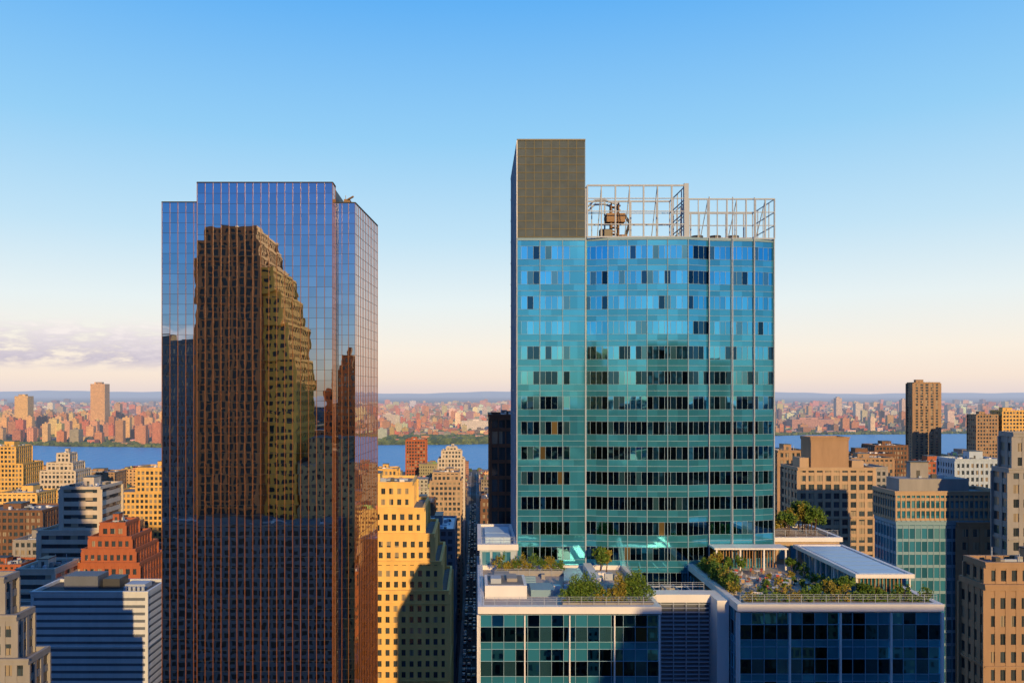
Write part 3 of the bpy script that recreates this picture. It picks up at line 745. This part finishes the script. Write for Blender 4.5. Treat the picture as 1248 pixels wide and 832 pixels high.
def jit(x,s): return 14*math.sin(x*.013+s)+9*math.sin(x*.041+2*s)
for a,c in zip(xs,xs[1:]):
    b.poly([(a,itp(NEAR,a)+jit(a,1)-8,.35),(c,itp(NEAR,c)+jit(c,1)-8,.35),(c,itp(FAR,c)+jit(c,2),.35),(a,itp(FAR,a)+jit(a,2),.35)],'water')
b.obj('river_water')
b=MB(); xs=np.linspace(-30000,34000,200); hz=[165+45*math.sin(x*.0003)+22*math.sin(x*.0011+1)+8*math.sin(x*.004) for x in xs]
for i in range(199):
    b.poly([(xs[i],29000,0),(xs[i+1],29000,0),(xs[i+1],31000,hz[i+1]),(xs[i],31000,hz[i])],'fartree')
b.obj('distant_hills')
b=MB(); b.box(-8,0,150,1590,0,.02,'asphalt'); b.box(-10,-8,150,1590,0,.13,'pave'); b.box(0,2,150,1590,0,.13,'pave')
for y in np.arange(160,1580,9): b.box(-5.4,-5.28,y,y+3,.02,.026,'paint'); b.box(-2.7,-2.58,y,y+3,.02,.026,'paint')
for y in(346,366,461,481,576,596,691,731): 
    for i in range(8): b.box(-7.7+i*.97,-7.2+i*.97,y,y+3,.02,.027,'paint')
b.obj('street_road')
def car_mesh(paint):
    b=MB(); pr=[(-2.25,.35),(2.25,.35),(2.25,.75),(1.9,.88),(1.0,.95),(.45,1.42),(-1.2,1.45),(-1.9,.98),(-2.25,.9)]
    k=len(pr); n=len(b.v)
    for s,w in((-1,.88),(1,.88)):
        for yy,zz in pr: b.v.append((s*w*(1 if zz<1 else .8),yy,zz))
    i=b.mi(paint)
    for a in range(k):
        c=(a+1)%k; b.f.append((n+a,n+c,n+k+c,n+k+a)); b.m.append(i if a not in(4,6) else b.mi('win')); b.c.append(None)
    b.f.append(tuple(n+a for a in range(k))); b.m.append(i); b.c.append(None); b.f.append(tuple(n+k+k-1-a for a in range(k))); b.m.append(i); b.c.append(None)
    for sx in(-.9,.9):
        for yy in(-1.4,1.4): b.beam((sx-.1,yy,.34),(sx+.1,yy,.34),.34,'black',12)
        b.box(sx*.93-.03,sx*.93+.03,-1.0,.4,1.0,1.3,'win')
        b.box(sx*.75-.15,sx*.75+.15,-2.29,-2.24,.65,.82,'redcloth'); b.box(sx*.75-.15,sx*.75+.15,2.24,2.29,.6,.78,'whitecloth')
    return b
M['taxi']=plain('yellow_car_paint',(.75,.42,.03),.3,0,.05); M['carw']=plain('white_car_paint',(.7,.7,.7),.3,0,.05); M['cark']=plain('black_car_paint',(.03,.03,.035),.25,0,.05); M['carr']=plain('red_car_paint',(.45,.03,.03),.3,0,.05)
cms={}
for p in('taxi','carw','cark','carr'):
    o=car_mesh(p).obj('car'); cms[p]=o.data; bpy.data.objects.remove(o)
yy=395
while yy<1150:
    for lx in(-7,-4,-1.2):
        if random.random()<(.7 if lx!=-4 else .35):
            o=bpy.data.objects.new('car',cms[random.choice(['taxi','carw','cark','carr','cark','carw'])]); scene.collection.objects.link(o); o.location=(lx,yy+R(-1,1),.02)
    yy+=R(6.5,11)

# ================= sky, sun, camera =================
w=bpy.data.worlds.new('World'); scene.world=w; w.use_nodes=True; nt=w.node_tree
bg=nt.nodes['Background']
sk=N(nt,'ShaderNodeTexSky'); sk.sky_type='NISHITA'; sk.sun_disc=False; sk.sun_elevation=SUN_EL; sk.sun_rotation=SUN_AZ; sk.air_density=1.0; sk.dust_density=1.5
tc=N(nt,'ShaderNodeTexCoord'); sp=N(nt,'ShaderNodeSeparateXYZ'); nt.links.new(tc.outputs['Generated'],sp.inputs[0])
z=sp.outputs[2]
def ramp(els):
    r=N(nt,'ShaderNodeValToRGB'); e=r.color_ramp.elements; e[0].position=els[0][0]; e[0].color=(*els[0][1],1); e[1].position=els[-1][0]; e[1].color=(*els[-1][1],1)
    for p,c in els[1:-1]: e.new(p).color=(*c,1)
    nt.links.new(z,r.inputs[0]); return r.outputs[0]
east=ramp([(0,(.84,.72,.70)),(.018,(.98,.82,.70)),(.05,(1.0,.90,.78)),(.11,(.84,.92,.93)),(.19,(.56,.80,.96)),(.30,(.31,.65,.96)),(.44,(.125,.46,.95)),(.7,(.06,.27,.70)),(1,(.04,.18,.5))])
west=ramp([(0,(.42,.36,.30)),(.03,(.40,.46,.46)),(.08,(.19,.42,.66)),(.15,(.065,.31,.72)),(.25,(.018,.19,.68)),(.5,(.015,.14,.5)),(1,(.03,.13,.42))])
fw=math_(nt,'MULTIPLY_ADD',sp.outputs[1],-1.6,.2,True)
grad=mixc(nt,fw,east,west)
mp=N(nt,'ShaderNodeMapping'); mp.inputs['Scale'].default_value=(12,12,46); nt.links.new(tc.outputs['Generated'],mp.inputs[0])
cn=N(nt,'ShaderNodeTexNoise'); cn.inputs['Scale'].default_value=1.7; cn.inputs['Detail'].default_value=10; cn.inputs['Roughness'].default_value=.6; nt.links.new(mp.outputs[0],cn.inputs[0])
def bandf(v,a,b_,c,d):
    s1=N(nt,'ShaderNodeMapRange'); s1.interpolation_type='SMOOTHSTEP'; s1.inputs[1].default_value=a; s1.inputs[2].default_value=b_; nt.links.new(v,s1.inputs[0])
    s2=N(nt,'ShaderNodeMapRange'); s2.interpolation_type='SMOOTHSTEP'; s2.inputs[1].default_value=c; s2.inputs[2].default_value=d; s2.inputs[3].default_value=1; s2.inputs[4].default_value=0; nt.links.new(v,s2.inputs[0])
    return math_(nt,'MULTIPLY',s1.outputs[0],s2.outputs[0])
mk=math_(nt,'MULTIPLY',bandf(z,.022,.04,.062,.092),bandf(sp.outputs[0],-.95,-.7,-.38,-.28))
cf=math_(nt,'MULTIPLY',mk,math_(nt,'MULTIPLY_ADD',cn.outputs[0],7,-2.75,True))
ccol=mixc(nt,math_(nt,'ADD',math_(nt,'MULTIPLY',z,22.0),math_(nt,'MULTIPLY_ADD',cn.outputs[0],3.0,-2.4),clamp=True),(.50,.46,.62),(.98,.88,.88))
grad=mixc(nt,math_(nt,'MULTIPLY',cf,.8),grad,ccol)
nish=mixc(nt,1.0,sk.outputs[0],(.085,.085,.085),'MULTIPLY')
nt.links.new(mixc(nt,.06,grad,nish),bg.inputs[0]); bg.inputs[1].default_value=1.0
sd=bpy.data.lights.new('sun','SUN'); sd.energy=5.0; sd.color=(1,.64,.27); sd.angle=math.radians(.5)
so=bpy.data.objects.new('sun',sd); scene.collection.objects.link(so)
sv=Vector((math.sin(SUN_AZ)*math.cos(SUN_EL),math.cos(SUN_AZ)*math.cos(SUN_EL),math.sin(SUN_EL)))
so.rotation_euler=(-sv).to_track_quat('-Z','Y').to_euler(); so.location=sv*500+Vector((0,0,160))
cd=bpy.data.cameras.new('camera'); cam=bpy.data.objects.new('camera',cd); scene.collection.objects.link(cam)
cam.location=(0,0,H); cam.rotation_euler=(math.radians(90),0,0); cd.lens=28; cd.sensor_width=36
cd.shift_x=44/1248; cd.shift_y=62/1248; cd.clip_start=1; cd.clip_end=120000
scene.camera=cam
print('objs',len(bpy.data.objects))
